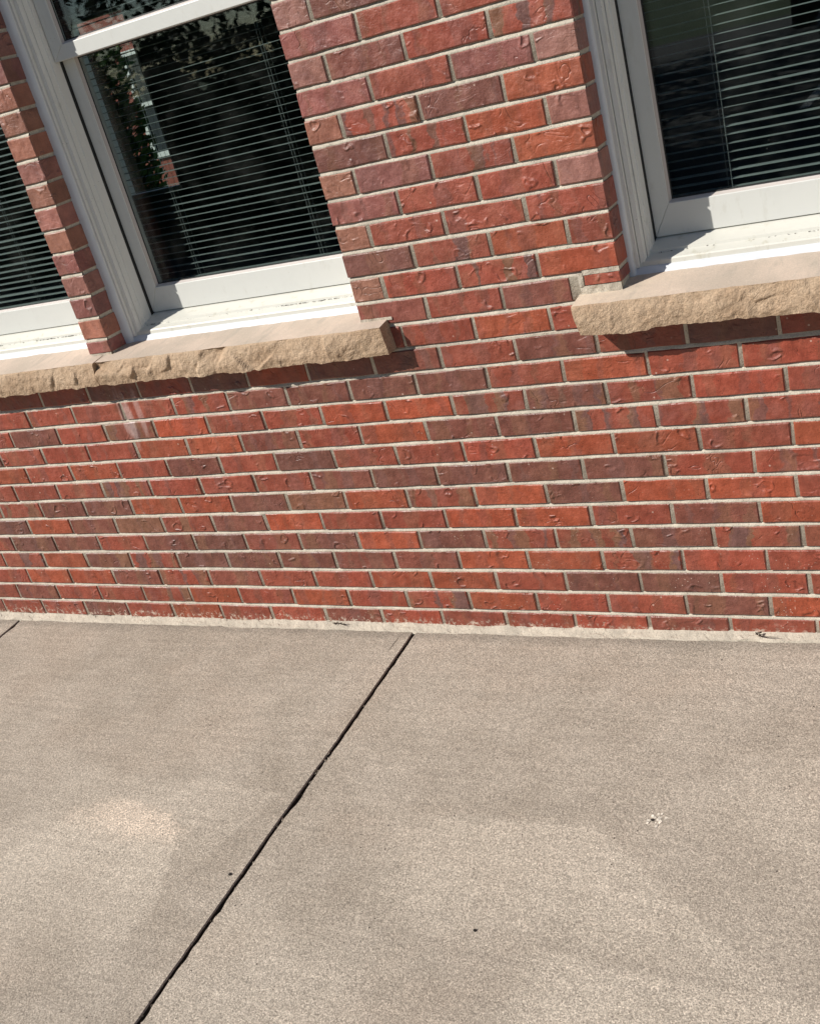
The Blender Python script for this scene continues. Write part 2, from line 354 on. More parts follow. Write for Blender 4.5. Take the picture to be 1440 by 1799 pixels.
def concrete_material():
    nt = NT('concrete'); P = nt.pos()
    big = nt.noise(P, 1.6, 5, .6); mid = nt.noise(P, 6.5, 5, .62)
    fine = nt.noise(P, 235, 3, .8); fine2 = nt.noise(P, 420, 2, .8)
    col = nt.mix(nt.ramp(big, .34, .68), (.352, .299, .240), (.422, .364, .297))
    col = nt.mix(nt.ramp(mid, .36, .70), col, nt.mix(.5, col, (.460, .398, .328)))
    warm = nt.ramp(nt.noise(nt.vmath('ADD', P, (5, 3, 0)), 2.6, 3, .6), .45, .68)
    col = nt.mix(nt.math('MULTIPLY', warm, .30), col, (.425, .342, .268))
    # worn and bleached patches with shapes of their own
    wp = nt.math('MULTIPLY', nt.math('SUBTRACT', nt.noise(P, 9, 7, .75), .5), 1.1)
    ws = nt.math('MULTIPLY', nt.math('SUBTRACT', nt.noise(P, 3.5, 4, .6), .5), .9)
    grain_w = nt.ramp(fine, .36, .62, .45, 1.0)
    ox = nt.xyz(P)
    def side(a, b, c, w_, soft):           # 1 where a*x + b*y > c, with a broken edge
        d = nt.math('ADD', nt.math('MULTIPLY', ox[0], a), nt.math('MULTIPLY', ox[1], b))
        return nt.ramp(nt.math('ADD', nt.math('SUBTRACT', d, c), nt.math('MULTIPLY', w_, .07)), -soft, soft)
    def allof(*m):
        q = m[0]
        for k in m[1:]: q = nt.math('MULTIPLY', q, k)
        return q
    pa = allof(blob(nt, P, -.53, -1.22, .30, .42, nt.math('MULTIPLY', wp, .6), .07), nt.ramp(ox[1], -1.42, -.95))
    pb = allof(side(0, -1, .705, ws, .012), side(-.94, .34, -.13, ws, .012), side(.9, -.4, -.40, ws, .05), side(0, 1, -1.0, ws, .10))
    pc = allof(side(.05, -1, .735, ws, .016), side(-.62, -.79, .135, ws, .018), side(0, 1, -1.0, ws, .07), side(1, 0, .26, ws, .12))
    pd = allof(side(-.05, -1, .985, ws, .02), side(1, 0, .66, ws, .08))
    pe = allof(blob(nt, P, -.02, -1.25, .42, .22, ws, .30), side(1, 0, -.06, ws, .05))
    pf = blob(nt, P, 1.12, -.55, .22, .16, ws, .3)
    pm = None
    for q, k in ((pa, .80), (pb, .36), (pc, .58), (pd, .55), (pe, .34), (pf, .36)):
        q = nt.math('MULTIPLY', q, k)
        pm = q if pm is None else nt.math('MAXIMUM', pm, q)
    col = nt.mix(nt.math('MULTIPLY', pm, grain_w), col, (.590, .515, .422))
    rim = nt.math('MULTIPLY', blob(nt, P, -.53, -1.03, .235, .225, wp, .13), blob(nt, P, -.47, -.83, .25, .085, wp, .5))
    col = nt.mix(nt.math('MULTIPLY', nt.math('MULTIPLY', rim, .95), nt.ramp(fine, .40, .56)), col, (.70, .57, .45))
    # darker line by the wall, and a chip beside the joint
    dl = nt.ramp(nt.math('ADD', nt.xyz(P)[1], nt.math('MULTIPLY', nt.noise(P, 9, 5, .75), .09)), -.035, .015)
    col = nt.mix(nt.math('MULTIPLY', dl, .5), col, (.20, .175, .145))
    chip = blob(nt, P, -.1318, -.086, .0022, .036, wp, .3)
    col = nt.mix(nt.math('MULTIPLY', chip, .8), col, (.07, .055, .042))
    brm = nt.ramp(nt.noise(nt.vmath('MULTIPLY', P, (3.0, 55, 1)), 1.0, 4, .6), .35, .65, .95, 1.05)
    col = nt.mix(1.0, col, brm, 'MULTIPLY')
    cell = nt.xyz(nt.vmath('MULTIPLY', nt.voro(P, 310, 'F1', 'Color'), (1, 1, 1)))[0]
    col = nt.mix(1.0, col, nt.ramp(cell, 0.0, 1.0, .76, 1.28, False), 'MULTIPLY')
    cell2 = nt.xyz(nt.vmath('MULTIPLY', nt.voro(nt.vmath('ADD', P, (2, 5, 1)), 520, 'F1', 'Color'), (1, 1, 1)))[0]
    col = nt.mix(1.0, col, nt.ramp(cell2, 0.0, 1.0, .80, 1.22, False), 'MULTIPLY')
    # sandy grain: light and dark grains
    col = nt.mix(1.0, col, nt.ramp(fine, .33, .67, .84, 1.17), 'MULTIPLY')
    col = nt.mix(1.0, col, nt.ramp(fine2, .30, .70, .78, 1.22), 'MULTIPLY')
    lg = nt.math('MULTIPLY', nt.ramp(nt.voro(P, 210), .20, .12), nt.ramp(nt.noise(P, 60, 2), .46, .60))
    col = nt.mix(nt.math('MULTIPLY', lg, .55), col, (.62, .54, .44))
    pit = nt.math('MULTIPLY', nt.ramp(nt.voro(P, 34), .075, .05), nt.ramp(nt.noise(P, 5, 2), .52, .60))
    pit2 = nt.math('MULTIPLY', nt.ramp(nt.voro(nt.vmath('ADD', P, (3, 1, 2)), 90), .075, .045), nt.ramp(nt.noise(P, 11, 2), .50, .60))
    pits = nt.math('MAXIMUM', pit, pit2)
    col = nt.mix(nt.math('MULTIPLY', pits, .8), col, (.055, .042, .032))
    h = nt.math('ADD', nt.math('MULTIPLY', fine, 1.0), nt.math('MULTIPLY', fine2, .4))
    h = nt.math('SUBTRACT', h, nt.math('MULTIPLY', pits, 2.0))
    h = nt.math('ADD', h, nt.math('MULTIPLY', mid, 1.2))
    return nt.set(Base_Color=col, Roughness=.88, Normal=nt.bump(h, .0030, 1.0), Specular_IOR_Level=.3)
M_conc = concrete_material()
M_asphalt = plain('asphalt', (.055, .055, .057), .9, 0, 60, .35, .004)
M_lawn = plain('lawn', (.045, .075, .025), .95, 0, 14, .45, .01)
M_paint = plain('white_road_paint', (.70, .70, .68), .7, 0, 30, .2)

# ------------------------------------------------------------------ setting: ground, pavement
GX, GY, G0 = .008, .02, -.030
def gz(x, y): return G0 + GX * x + GY * y

def sheet(name, x0, x1, y0, y1, mat, dz, nx=2, ny=2):
    vs = [(x0 + (x1 - x0) * i / nx, y0 + (y1 - y0) * j / ny, gz(0, 0) + dz) for j in range(ny + 1) for i in range(nx + 1)]
    fs = [(j * (nx + 1) + i, j * (nx + 1) + i + 1, (j + 1) * (nx + 1) + i + 1, (j + 1) * (nx + 1) + i) for j in range(ny) for i in range(nx)]
    return tag(link(name, mesh_from(name, vs, fs, [mat])), kind='structure')
sheet('ground', -250, 250, -250, 250, M_lawn, -.24)
sheet('parking_lot', -30, 30, -20, -5.2, M_asphalt, -.20)

pave = bpy.data.objects.new('pavement', None); COL.objects.link(pave); pave['kind'] = 'structure'
def joint_edge(x, y0, y1, side, seed, n=130):
    """ragged edge of a slab along a joint that runs away from the wall; side -1: left slab's edge, +1 the right slab's"""
    t = np.linspace(0, 1, n); y = y0 + (y1 - y0) * t
    x = x - .010 - .023 * y
    wob = .004 * vnoise(y * 2.2 + 9, y * 0 + seed, 5)
    nz = fbm(y * 34, y * 0 + seed * 3.1, seed, 4)
    if side < 0:                       # tooled and nearly straight
        e = x - .0062 + wob + .0007 * nz
    else:                              # chipped arris
        e = x + .0078 + wob + .0022 * nz + .0090 * np.clip(fbm(y * 15, y * 0 + 4, seed + 3, 3) - .55, 0, 1)
    return list(zip(e, y))
def slab(xl, xr, ya, yb, sl, sr, z_off=0.0):
    """slab between x joints xl / xr; ya is the far (wall) side"""
    L = joint_edge(xl, ya, yb, +1, sl); Rr = joint_edge(xr, ya, yb, -1, sr)
    out = L + Rr[::-1]
    n = len(out)
    vs = [(x, y, gz(x, y) + z_off) for x, y in out]
    # chamfered and broken arris, then the vertical side
    low = []
    for i, (x, y) in enumerate(out):
        s = 1 if i < len(L) else -1
        low.append((x - s * (.0034 if s > 0 else .0018), y, gz(x, y) + z_off - .0040))
    bot = [(x, y, z - .10) for x, y, z in low]
    fs = []
    m = len(L)
    for i in range(m - 1):             # strips of quads across the slab
        fs.append((i, i + 1, n - 2 - i, n - 1 - i))
    for i in range(n):
        j = (i + 1) % n
        fs.append((i, n + i, n + j, j)); fs.append((n + i, 2 * n + i, 2 * n + j, n + j))
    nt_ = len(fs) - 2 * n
    fm = [0] * nt_ + [0, 1] * n  # vertical sides take the dark soil colour to deepen the joint's shade
    me = mesh_from('concrete_slab', vs + low + bot, fs, [M_conc, M_soil_shade], False, fm)
    bm = bmesh.new(); bm.from_mesh(me); bmesh.ops.recalc_face_normals(bm, faces=bm.faces[:]); bm.to_mesh(me); bm.free()
    return link('concrete_slab', me, pave)
XJ = [-5.05, -3.40, -1.742, -.085, 1.56, 3.2, 4.85]
for i in range(len(XJ) - 1):
    slab(XJ[i], XJ[i + 1], .12, -1.74, 20 + i, 21 + i, 0)
    slab(XJ[i], XJ[i + 1], -1.75, -3.6, 40 + i, 41 + i, .0)
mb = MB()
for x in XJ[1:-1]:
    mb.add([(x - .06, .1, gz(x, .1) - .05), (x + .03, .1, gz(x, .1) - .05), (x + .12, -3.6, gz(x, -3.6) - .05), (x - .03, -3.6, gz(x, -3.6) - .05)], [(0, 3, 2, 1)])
mb.build('joint_soil', M_soil_shade, pave)['kind'] = 'stuff'
# flakes of concrete still lying in the broken part of the joint
mb = MB()
for i in range(46):
    y = -.55 - abs(rng.gauss(0, .07)) if i < 26 else rng.uniform(-1.4, -.1)
    x = -.095 - .023 * y + rng.uniform(-.003, .006); r = rng.uniform(.0012, .0036)
    z = gz(x, y) - rng.uniform(.002, .008)
    vs = [(x + rng.uniform(-r, r), y + rng.uniform(-2 * r, 2 * r), z + rng.uniform(-r, r)) for _ in range(4)]
    mb.add(vs, [(0, 1, 2), (0, 2, 3), (0, 3, 1), (1, 3, 2)])
mb.build('concrete_crumbs', M_conc, pave)['kind'] = 'stuff'

# ------------------------------------------------------------------ the brick wall
wall = thing('brick_wall', 'red brick wall with pale mortar joints rising from the concrete pavement', 'wall')
PX, PZ = .2032, .0648236
OPEN = [(-1.800, -.942), (-.853, .004), (.6955, 1.5535)]      # window openings
SILL_C, HEAD_C = 13, 37                                        # courses 13..36 are open
WALL_L, WALL_R, TOP_C = -22, 19, 41

# vertical joints measured on the wall, course -> {half-step: x}
JX = {
0: {-9.0: -1.837, -8.0: -1.6314, -7.0: -1.4216, -6.0: -1.2203, -5.0: -1.0173, -4.0: -0.8116, -3.0: -0.6098, -2.0: -0.4047, -1.0: -0.2036, 0.0: -0.0024, 1.0: 0.1977, 2.0: 0.4006, 3.0: 0.6039, 4.0: 0.8102, 5.0: 1.017},
1: {-2.5: -0.5039, -1.5: -0.3007, -0.5: -0.1011, 0.5: 0.0991, 1.5: 0.3016, 2.5: 0.5049, 3.5: 0.7108, 4.5: 0.9155},
2: {-8.0: -1.637, -7.0: -1.4282, -6.0: -1.2236, -5.0: -1.0133, -4.0: -0.8076, -3.0: -0.6035, -2.0: -0.4022, -1.0: -0.202, 0.0: -0.0043, 1.0: 0.1988, 2.0: 0.4002, 3.0: 0.6028, 4.0: 0.8074, 5.0: 1.0124},
3: {-2.5: -0.5076, -1.5: -0.3076, -0.5: -0.104, 0.5: 0.1008, 1.5: 0.3068, 2.5: 0.5132, 3.5: 0.7196, 4.5: 0.9222},
4: {-8.0: -1.6405, -7.0: -1.4339, -6.0: -1.2283, -5.0: -1.0205, -4.0: -0.8148, -3.0: -0.6123, -2.0: -0.4107, -1.0: -0.2058, 0.0: -0.0049, 1.0: 0.1951},
5: {-1.5: -0.3092, -0.5: -0.1084, 0.5: 0.0938, 1.5: 0.3, 2.5: 0.5081, 3.5: 0.7144, 4.5: 0.9227},
6: {-7.0: -1.4281, -6.0: -1.2253, -5.0: -1.0189, -4.0: -0.8142, -3.0: -0.6125, -2.0: -0.4081, -1.0: -0.2067, 0.0: -0.0051, 1.0: 0.1979, 3.0: 0.6011, 4.0: 0.8072, 5.0: 1.011},
7: {-1.5: -0.3, -0.5: -0.0967, 0.5: 0.1045, 1.5: 0.3113, 2.5: 0.5128, 3.5: 0.7174, 4.5: 0.9247},
8: {-7.0: -1.4228, -6.0: -1.2189, -5.0: -1.0103, -4.0: -0.8083, -3.0: -0.6039, -2.0: -0.4015, -1.0: -0.2015, 0.0: -0.0005, 1.0: 0.2004, 2.0: 0.3998, 3.0: 0.604, 4.0: 0.8095, 5.0: 1.0161},
9: {-1.5: -0.2989, -0.5: -0.0943, 0.5: 0.1097, 1.5: 0.3131, 2.5: 0.5173, 3.5: 0.7193, 4.5: 0.9239},
10: {-7.0: -1.4222, -6.0: -1.2099, -5.0: -1.0033, -4.0: -0.8025, -3.0: -0.5983, -2.0: -0.3964, -1.0: -0.1983, 0.0: 0.0046, 1.0: 0.201, 2.0: 0.4027, 3.0: 0.6096, 4.0: 0.8123, 5.0: 1.0163},
11: {-1.5: -0.2916, -0.5: -0.088, 0.5: 0.114, 1.5: 0.3153, 2.5: 0.5143, 3.5: 0.7204, 4.5: 0.9284},
12: {0.0: 0.0053, 1.0: 0.2014, 2.0: 0.4069, 3.0: 0.6101, 4.0: 0.8177, 5.0: 1.0153},
13: {0.5: 0.1142, 1.5: 0.3133, 2.5: 0.5108},
14: {1.0: 0.1984, 2.0: 0.403, 3.0: 0.5791},
15: {0.5: 0.0959, 1.5: 0.3021, 2.5: 0.5082},
16: {1.0: 0.1996, 2.0: 0.4032, 3.0: 0.5928},
17: {0.5: 0.0966, 1.5: 0.3008, 2.5: 0.5059},
18: {1.0: 0.1987, 2.0: 0.4046, 3.0: 0.5926},
19: {0.5: 0.0991, 1.5: 0.304, 2.5: 0.5099},
20: {1.0: 0.2036, 2.0: 0.4089, 3.0: 0.6008},
21: {0.5: 0.1023, 1.5: 0.3079, 2.5: 0.5146},
22: {1.0: 0.2006, 2.0: 0.4064, 3.0: 0.598},
23: {0.5: 0.1029, 1.5: 0.3073, 2.5: 0.5116},
24: {1.0: 0.2065, 2.0: 0.4088},
}

PAL = {'o': ((.330, .070, .031), .30), 'r': ((.288, .063, .036), .42), 'b': ((.222, .064, .043), .55),
       'd': ((.182, .062, .044), .55), 'p': ((.250, .080, .062), .50), 'g': ((.203, .086, .051), .60),
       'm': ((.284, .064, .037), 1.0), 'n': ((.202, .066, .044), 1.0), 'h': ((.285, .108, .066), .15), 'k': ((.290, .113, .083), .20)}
# tones of the bricks one can see, per course from the left; number = half-step of the first brick's left joint
TONES = {
0: (-10, 'rrrbrorrbrrrrbrr'), 1: (-9.5, 'rbrrmorormorrdoo'), 2: (-10, 'rroobmbrroordnrrr'.replace('n', 'd')),
3: (-9.5, 'rmonmdddbboomrrr'), 4: (-9, 'rddrddbdodmmnmr'), 5: (-8.5, 'dodgmdorroorboo'),
6: (-8, 'mddoodgomodoorr'), 7: (-7.5, 'rrmrrrdddddrmorm'), 8: (-8, 'ooordrdrrrooroorb'.replace('oo', 'or', 1)),
9: (-7.5, 'rrroobroddmmmbd'), 10: (-8, 'rdrnorroomnmrrr'), 11: (-7.5, 'rrrrmddddrorrorr'),
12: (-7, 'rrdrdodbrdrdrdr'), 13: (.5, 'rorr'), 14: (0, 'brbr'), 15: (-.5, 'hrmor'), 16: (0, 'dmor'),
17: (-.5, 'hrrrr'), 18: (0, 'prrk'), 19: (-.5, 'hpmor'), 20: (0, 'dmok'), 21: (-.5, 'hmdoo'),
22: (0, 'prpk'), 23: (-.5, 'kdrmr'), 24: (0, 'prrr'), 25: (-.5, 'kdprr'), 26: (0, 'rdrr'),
}

def brick_mesh(seed, L, H, D=.095, ch=.0026):
    r = random.Random(seed)
    def j(a): return r.uniform(-a, a)
    nx = 3
    tp = [(-L / 2 + L * i / nx, H / 2) for i in range(nx + 1)]
    bt = [(L / 2 - L * i / nx, -H / 2) for i in range(nx + 1)]
    ring = [(x + j(.0011), z + j(.0011)) for x, z in tp] + [(x + j(.0011), z + j(.0011)) for x, z in bt]
    n = len(ring)
    def inset(x, z, c): 
        return (x - math.copysign(min(c, abs(x)), x) if abs(x) > L * .4 else x, z - math.copysign(c, z))
    front = []
    for x, z in ring:
        c = ch * r.uniform(.55, 1.35); a, b = inset(x, z, c); front.append((a, j(.0003), b))
    mid = [(x, ch * r.uniform(.7, 1.3), z) for x, z in ring]
    back = [(x, D, z) for x, z in ring]
    vs = front + mid + back
    fs = [tuple(range(n))[::-1]]
    for i in range(n):
        k = (i + 1) % n
        fs.append((i, k, n + k, n + i)); fs.append((n + i, n + k, 2 * n + k, 2 * n + i))
    me = mesh_from('brick', vs, fs, [M_brick])
    bm = bmesh.new(); bm.from_mesh(me); bmesh.ops.recalc_face_normals(bm, faces=bm.faces[:])
    if min((f for f in bm.faces), key=lambda f: f.calc_center_median().y).normal.y > 0:
        for f in bm.faces: f.normal_flip()
    bm.to_mesh(me); bm.free()
    return me
BL, BH = .1925, .0550
ST = [brick_mesh(100 + i, BL, BH) for i in range(18)]
HD = [brick_mesh(300 + i, .092, BH) for i in range(8)]

camR = Matrix((right, down, fwd))
def px(x, y, z):
    v = camR @ (Vector((x, y, z)) - M.translation)
    if v.z <= .01: return None
    return (1939.38 * v.x / v.z + 720, 1939.38 * v.y / v.z + 899.5)
def in_view(x0, x1, z0, z1, pad=14):
    for x in (x0, (x0 + x1) / 2, x1):
        for z in (z0, z1):
            q = px(x, 0, z)
            if q and -pad < q[0] < 1440 + pad and -pad < q[1] < 1799 + pad: return True
    return False

far = MB(); nvis = 0
def put_brick(x0, x1, z0, z1, tone):
    global nvis
    L = x1 - x0; H = z1 - z0; cx = (x0 + x1) / 2; cz = (z0 + z1) / 2
    if not in_view(x0, x1, z0, z1):
        far.box(x0, x1, rng.uniform(-.001, .001), .095, z0, z1); return
    me = rng.choice(ST if L > .13 else HD); bl = BL if L > .13 else .092
    o = link('brick', me, wall, (cx, rng.uniform(-.0012, .0012), cz))
    o.scale = (L / bl, 1, H / BH)
    o.rotation_euler = (rng.uniform(-.009, .009), rng.uniform(-.005, .005), rng.uniform(-.006, .006))
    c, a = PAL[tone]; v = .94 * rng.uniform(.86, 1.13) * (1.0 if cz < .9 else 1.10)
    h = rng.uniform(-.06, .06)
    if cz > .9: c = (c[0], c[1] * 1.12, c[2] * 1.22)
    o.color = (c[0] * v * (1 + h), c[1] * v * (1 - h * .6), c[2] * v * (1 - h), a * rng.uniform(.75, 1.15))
    nvis += 1

J = .0090                                                       # mortar joint width
for c in range(0, TOP_C):
    z0 = (c - .5) * PZ + J / 2; z1 = (c + .5) * PZ - J / 2
    half = 0.0 if c % 2 == 0 else .5
    # unbroken stretches of wall in this course
    spans = []
    if SILL_C <= c < HEAD_C:
        xs = [WALL_L * PX] + [v for op in OPEN for v in op] + [WALL_R * PX]
        spans = [(xs[i], xs[i + 1]) for i in range(0, len(xs), 2)]
    else: spans = [(WALL_L * PX, WALL_R * PX)]
    meas = JX.get(c, {})
    dm = float(np.mean([meas[k] - k * PX for k in meas])) if meas else 0.0
    for (a, b) in spans:
        js = []
        k = math.floor(a / PX) - 1 + half
        while k * PX < b + .3:
            x = meas.get(k, k * PX + dm)
            if a + .045 < x < b - .045: js.append((k, x))
            k += 1
        edges = [(None, a - J / 2)] + js + [(None, b + J / 2)]
        thin = (b - a) < .12
        for i in range(len(edges) - 1):
            xa = edges[i][1] + J / 2; xb = edges[i + 1][1] - J / 2
            kk = edges[i][0]
            if kk is None: kk = (edges[i + 1][0] - 1) if len(edges) > 2 else -4.5
            t = TONES.get(c); tone = None
            if t and not thin:
                idx = int(round(kk - t[0]))
                if 0 <= idx < len(t[1]): tone = t[1][idx]
            if tone is None: tone = rng.choice('hkhpk' if thin else 'orrrbdpm')
            jx = rng.uniform(-.0008, .0008)
            za, zb = z0 + rng.uniform(-.0008, .0008), z1 + rng.uniform(-.0008, .0008)
            if c == 14 and abs(xb - .6955) < .01:              # cut brick over the right sill
                za, zb, xa = .9115, .9345, .6105
            if c == 13 and .4 < a + (b - a) and xa < .58 < xb and xb > .6: # stops at the right sill's end
                xb = .5935
            if c == 13 and abs(xa - .004) < .02: xa = .060     # behind the left sill's end
            if c == 13 and thin: continue
            if c == 14 and thin: za = .9
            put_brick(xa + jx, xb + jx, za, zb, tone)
print('bricks in view', nvis)
ob = far.build('outer_brick', M_brick_far, wall); ob['kind'] = 'stuff'

# mortar: grids with a little relief, set back between the bricks
MY = .0030
mv, mf = [], []
def mortar_grid(x0, x1, z0, z1, step=.005, seed=3):
    zs_ = {z0: MY, z1: MY}
    for c in range(-1, TOP_C + 1):
        zj = (c + .5) * PZ
        for dz, y in ((-.0065, .0034), (-.0045, .0018), (-.0015, .0034), (.0015, .0050), (.0045, .0078), (.0065, .0032)):
            if z0 < zj + dz < z1: zs_[zj + dz] = y
    rows = sorted(zs_); nx = max(1, int((x1 - x0) / step)); nz = len(rows) - 1
    X, Z = np.meshgrid(np.linspace(x0, x1, nx + 1), np.array(rows))
    Y = np.array([zs_[r] for r in rows])[:, None] + .0010 * fbm(X * 50, Z * 50, seed, 3) + .0007 * fbm(X * 9, Z * 40, seed + 7, 2)
    b = len(mv); mv.extend(zip(X.ravel(), Y.ravel(), Z.ravel()))
    for j in range(nz):
        r0 = b + j * (nx + 1); r1 = r0 + nx + 1
        mf.extend((r0 + i, r0 + i + 1, r1 + i + 1, r1 + i) for i in range(nx))
zb, zs, zt = -.06, (SILL_C - .5) * PZ, (HEAD_C - .5) * PZ
mortar_grid(-2.05, 1.25, zb, zs)
mortar_grid(WALL_L * PX, -2.05, zb, zs, .1); mortar_grid(1.25, WALL_R * PX, zb, zs, .1)
mortar_grid(.007, .6925, zs, 1.80); mortar_grid(.007, .6925, 1.80, zt, .05)
mortar_grid(-.939, -.856, zs, 1.9); mortar_grid(-.939, -.856, 1.9, zt, .05)
mortar_grid(WALL_L * PX, -1.803, zs, zt, .1); mortar_grid(1.5565, WALL_R * PX, zs, zt, .1)
mortar_grid(WALL_L * PX, WALL_R * PX, zt, (TOP_C - .5) * PZ, .1)
mo = link('mortar', mesh_from('mortar', mv, mf, [M_mortar], True), wall); mo['kind'] = 'stuff'
# mortar in the jambs of the openings (set back from the brick ends) and the wall's core
core = MB()
def corebox(x0, x1, z0, z1): core.box(x0, x1, MY + .006, .30, z0, z1)
corebox(WALL_L * PX, WALL_R * PX, zb - .3, zs)
for a, b in ((WALL_L * PX, -1.8032), (-.9388, -.8562), (.0072, .6923), (1.5567, WALL_R * PX)): corebox(a, b, zs, zt)
corebox(WALL_L * PX, WALL_R * PX, zt, (TOP_C - .5) * PZ)
co = core.build('jamb_mortar', M_mortar, wall)
cp = MB(); cp.box(WALL_L * PX - .02, WALL_R * PX + .02, -.03, .33, (TOP_C - .5) * PZ, (TOP_C - .5) * PZ + .06)
cp.build('coping', M_conc, wall)

# cream mortar fillet at the foot of the wall
nx = 1050; X = np.linspace(WALL_L * PX, WALL_R * PX, nx)
prof = [(.004, .0150), (-.003, .0120), (-.010, .0078), (-.019, .0042), (-.0265, .0013), (-.030, -.004)]
vs = []; fs = []
for j, (y, z) in enumerate(prof):
    nn = fbm(X * 22, X * 0 + j * .55, 31, 4); n2 = fbm(X * 5, X * 0 + 3, 77, 2)
    n3 = fbm(X * 90, X * 0 + j * 1.3, 58, 3)
    yy = y + (.0034 * nn + .004 * n2 + .0012 * n3 if 0 < j else .0)
    zz = G0 + GX * X + GY * yy + z + (.0034 * nn + .0022 * n2 + .0016 * n3 if j < 5 else 0)
    vs += list(zip(X, np.broadcast_to(yy, X.shape), zz))
for j in range(len(prof) - 1):
    for i in range(nx - 1): fs.append((j * nx + i, (j + 1) * nx + i, (j + 1) * nx + i + 1, j * nx + i + 1))
link('mortar_fillet', mesh_from('mortar_fillet', vs, fs, [M_strip], False), wall)

# thick pale bedding under the cut brick on the right sill and beside the left sill's end
mb = MB()
def bed(x0, x1, z0, z1, y=-.0005, seed=1, step=.004):
    nx_ = int((x1 - x0) / step); nz_ = max(2, int((z1 - z0) / step))
    Xg, Zg = np.meshgrid(np.linspace(x0, x1, nx_ + 1), np.linspace(z0, z1, nz_ + 1))
    Yg = y + .0016 * fbm(Xg * 60, Zg * 60, seed, 3)
    v = list(zip(Xg.ravel(), Yg.ravel(), Zg.ravel()))
    f = [(j * (nx_ + 1) + i, j * (nx_ + 1) + i + 1, (j + 1) * (nx_ + 1) + i + 1, (j + 1) * (nx_ + 1) + i) for j in range(nz_) for i in range(nx_)]
    mb.add(v, f)
bed(.5965, .6940, .8860, .9105, seed=5)
bed(.5965, .6075, .9105, .9420, seed=6)
bed(.6075, .6940, .9355, .9465, y=.0005, seed=8)
bed(-.9385, -.857, .884, .899, y=.001, seed=9)
bed(.006, .098, .8905, .8985, y=-.0006, seed=10)
mb.build('bedding_mortar', M_strip, wall)

# ------------------------------------------------------------------ stone sills
def stone_sill(x0, x1, yf, label, seed, left_end=None, right_end=None, facet=1.0):
    t = thing('stone_sill', label, 'window sill', ((x0 + x1) / 2, 0, .82), 'tan stone sills under the windows')
    ox, oy, oz = t.location
    nx_ = int((x1 - x0) / .0042); nz_ = 22
    U = np.linspace(0, 1, nx_ + 1); V = np.linspace(0, 1, nz_ + 1)
    Ug, Vg = np.meshgrid(U, V)                                  # V: 0 bottom, 1 top
    ztop = .892 + .11 * yf
    zbot = .8165 + .003 * vnoise(U * (x1 - x0) * 9, U * 0 + seed, seed + 9) + .0025 * fbm(U * (x1 - x0) * 40, U * 0 + 2, seed + 8, 3)
    lo = x0 + (left_end or 0.0) * (1 - Vg); hi = x1 + (right_end or 0.0) * (1 - Vg)
    Xg = lo + (hi - lo) * Ug
    Zg = zbot[None, :] + (ztop - zbot[None, :]) * Vg
    # rock face: broad scallops, then breakage
    xs, zs_ = Xg * 1.0, Zg * 1.0
    cells = np.random.RandomState(seed).uniform(0, 1, (int((x1 - x0) * 17), 2)) * [[x1 - x0, .075]] + [[x0, .817]]
    d = np.sqrt(((xs[..., None] - cells[:, 0]) * .8) ** 2 + ((zs_[..., None] - cells[:, 1]) * 1.2) ** 2)
    wgt = np.exp(-(d - d.min(-1, keepdims=True)) / .0022); wgt /= wgt.sum(-1, keepdims=True)
    tilt = np.random.RandomState(seed + 1).uniform(-1, 1, (len(cells), 3))
    fac = (wgt * (tilt[:, 0] * (xs[..., None] - cells[:, 0]) * .21 + tilt[:, 1] * (zs_[..., None] - cells[:, 1]) * .19 + tilt[:, 2] * .0022)).sum(-1)
    bulge = -.0060 * np.sin(np.pi * np.clip(Vg * .92 + .04, 0, 1)) - .006 * (1 - Vg)
    Yg = yf + bulge + fac * facet * np.sin(np.pi * np.clip(Vg, .12, .93)) ** .5 + 0.0017 * fbm(xs * 75, zs_ * 75, seed + 2, 4) * (1 - Vg ** 8) + .0022 * fbm(xs * 14, zs_ * 20, seed + 4, 2)
    Yg[-1] = yf + .0018 * fbm(Xg[-1] * 38, Xg[-1] * 0, seed + 6, 4) + .006 * np.clip(fbm(Xg[-1] * 17, Xg[-1] * 0 + 7, seed + 12, 3) - .6, 0, 1)
    Zg[-1] = .892 + .11 * Yg[-1]
    front = list(zip(Xg.ravel() - ox, Yg.ravel() - oy, Zg.ravel() - oz))
    n1 = nx_ + 1
    vs = front[:]; fs = []; fm = []
    for j in range(nz_):
        for i in range(nx_): fs.append((j * n1 + i, j * n1 + i + 1, (j + 1) * n1 + i + 1, (j + 1) * n1 + i)); fm.append(0)
    tb = nz_ * n1
    back_top = len(vs); vs += [(Xg[-1, i] - ox, .12 - oy, .892 + .11 * .12 - oz) for i in range(n1)]
    back_bot = len(vs); vs += [(Xg[0, i] - ox, .12 - oy, zbot[i] - oz) for i in range(n1)]
    for i in range(nx_):
        fs.append((tb + i, tb + i + 1, back_top + i + 1, back_top + i)); fm.append(1)
        fs.append((i, back_bot + i, back_bot + i + 1, i + 1)); fm.append(0)
    fs.append(tuple(j * n1 for j in range(nz_ + 1)) + (back_top, back_bot)); fm.append(0)
    fs.append(tuple(j * n1 + nx_ for j in range(nz_ + 1))[::-1] + (back_bot + nx_, back_top + nx_)); fm.append(0)
    me = mesh_from('sill_stone', vs, fs, [M_stone, M_stone_top], False, fm)
    link('sill_block', me, t)
    return t
stone_sill(-.8885, .0825, -.047, 'long tan stone sill with chipped scallops under the middle window, ending at the wide pier', 41, 0, .006, 1.05)
stone_sill(-1.86, -.8935, -.049, 'tan stone sill at the left edge, butting the chipped sill under the thin pier', 63, 0, 0, .5)
stone_sill(.5915, 1.64, -.0605, 'evenly rough tan stone sill under the right window', 87, .012, 0, .55)

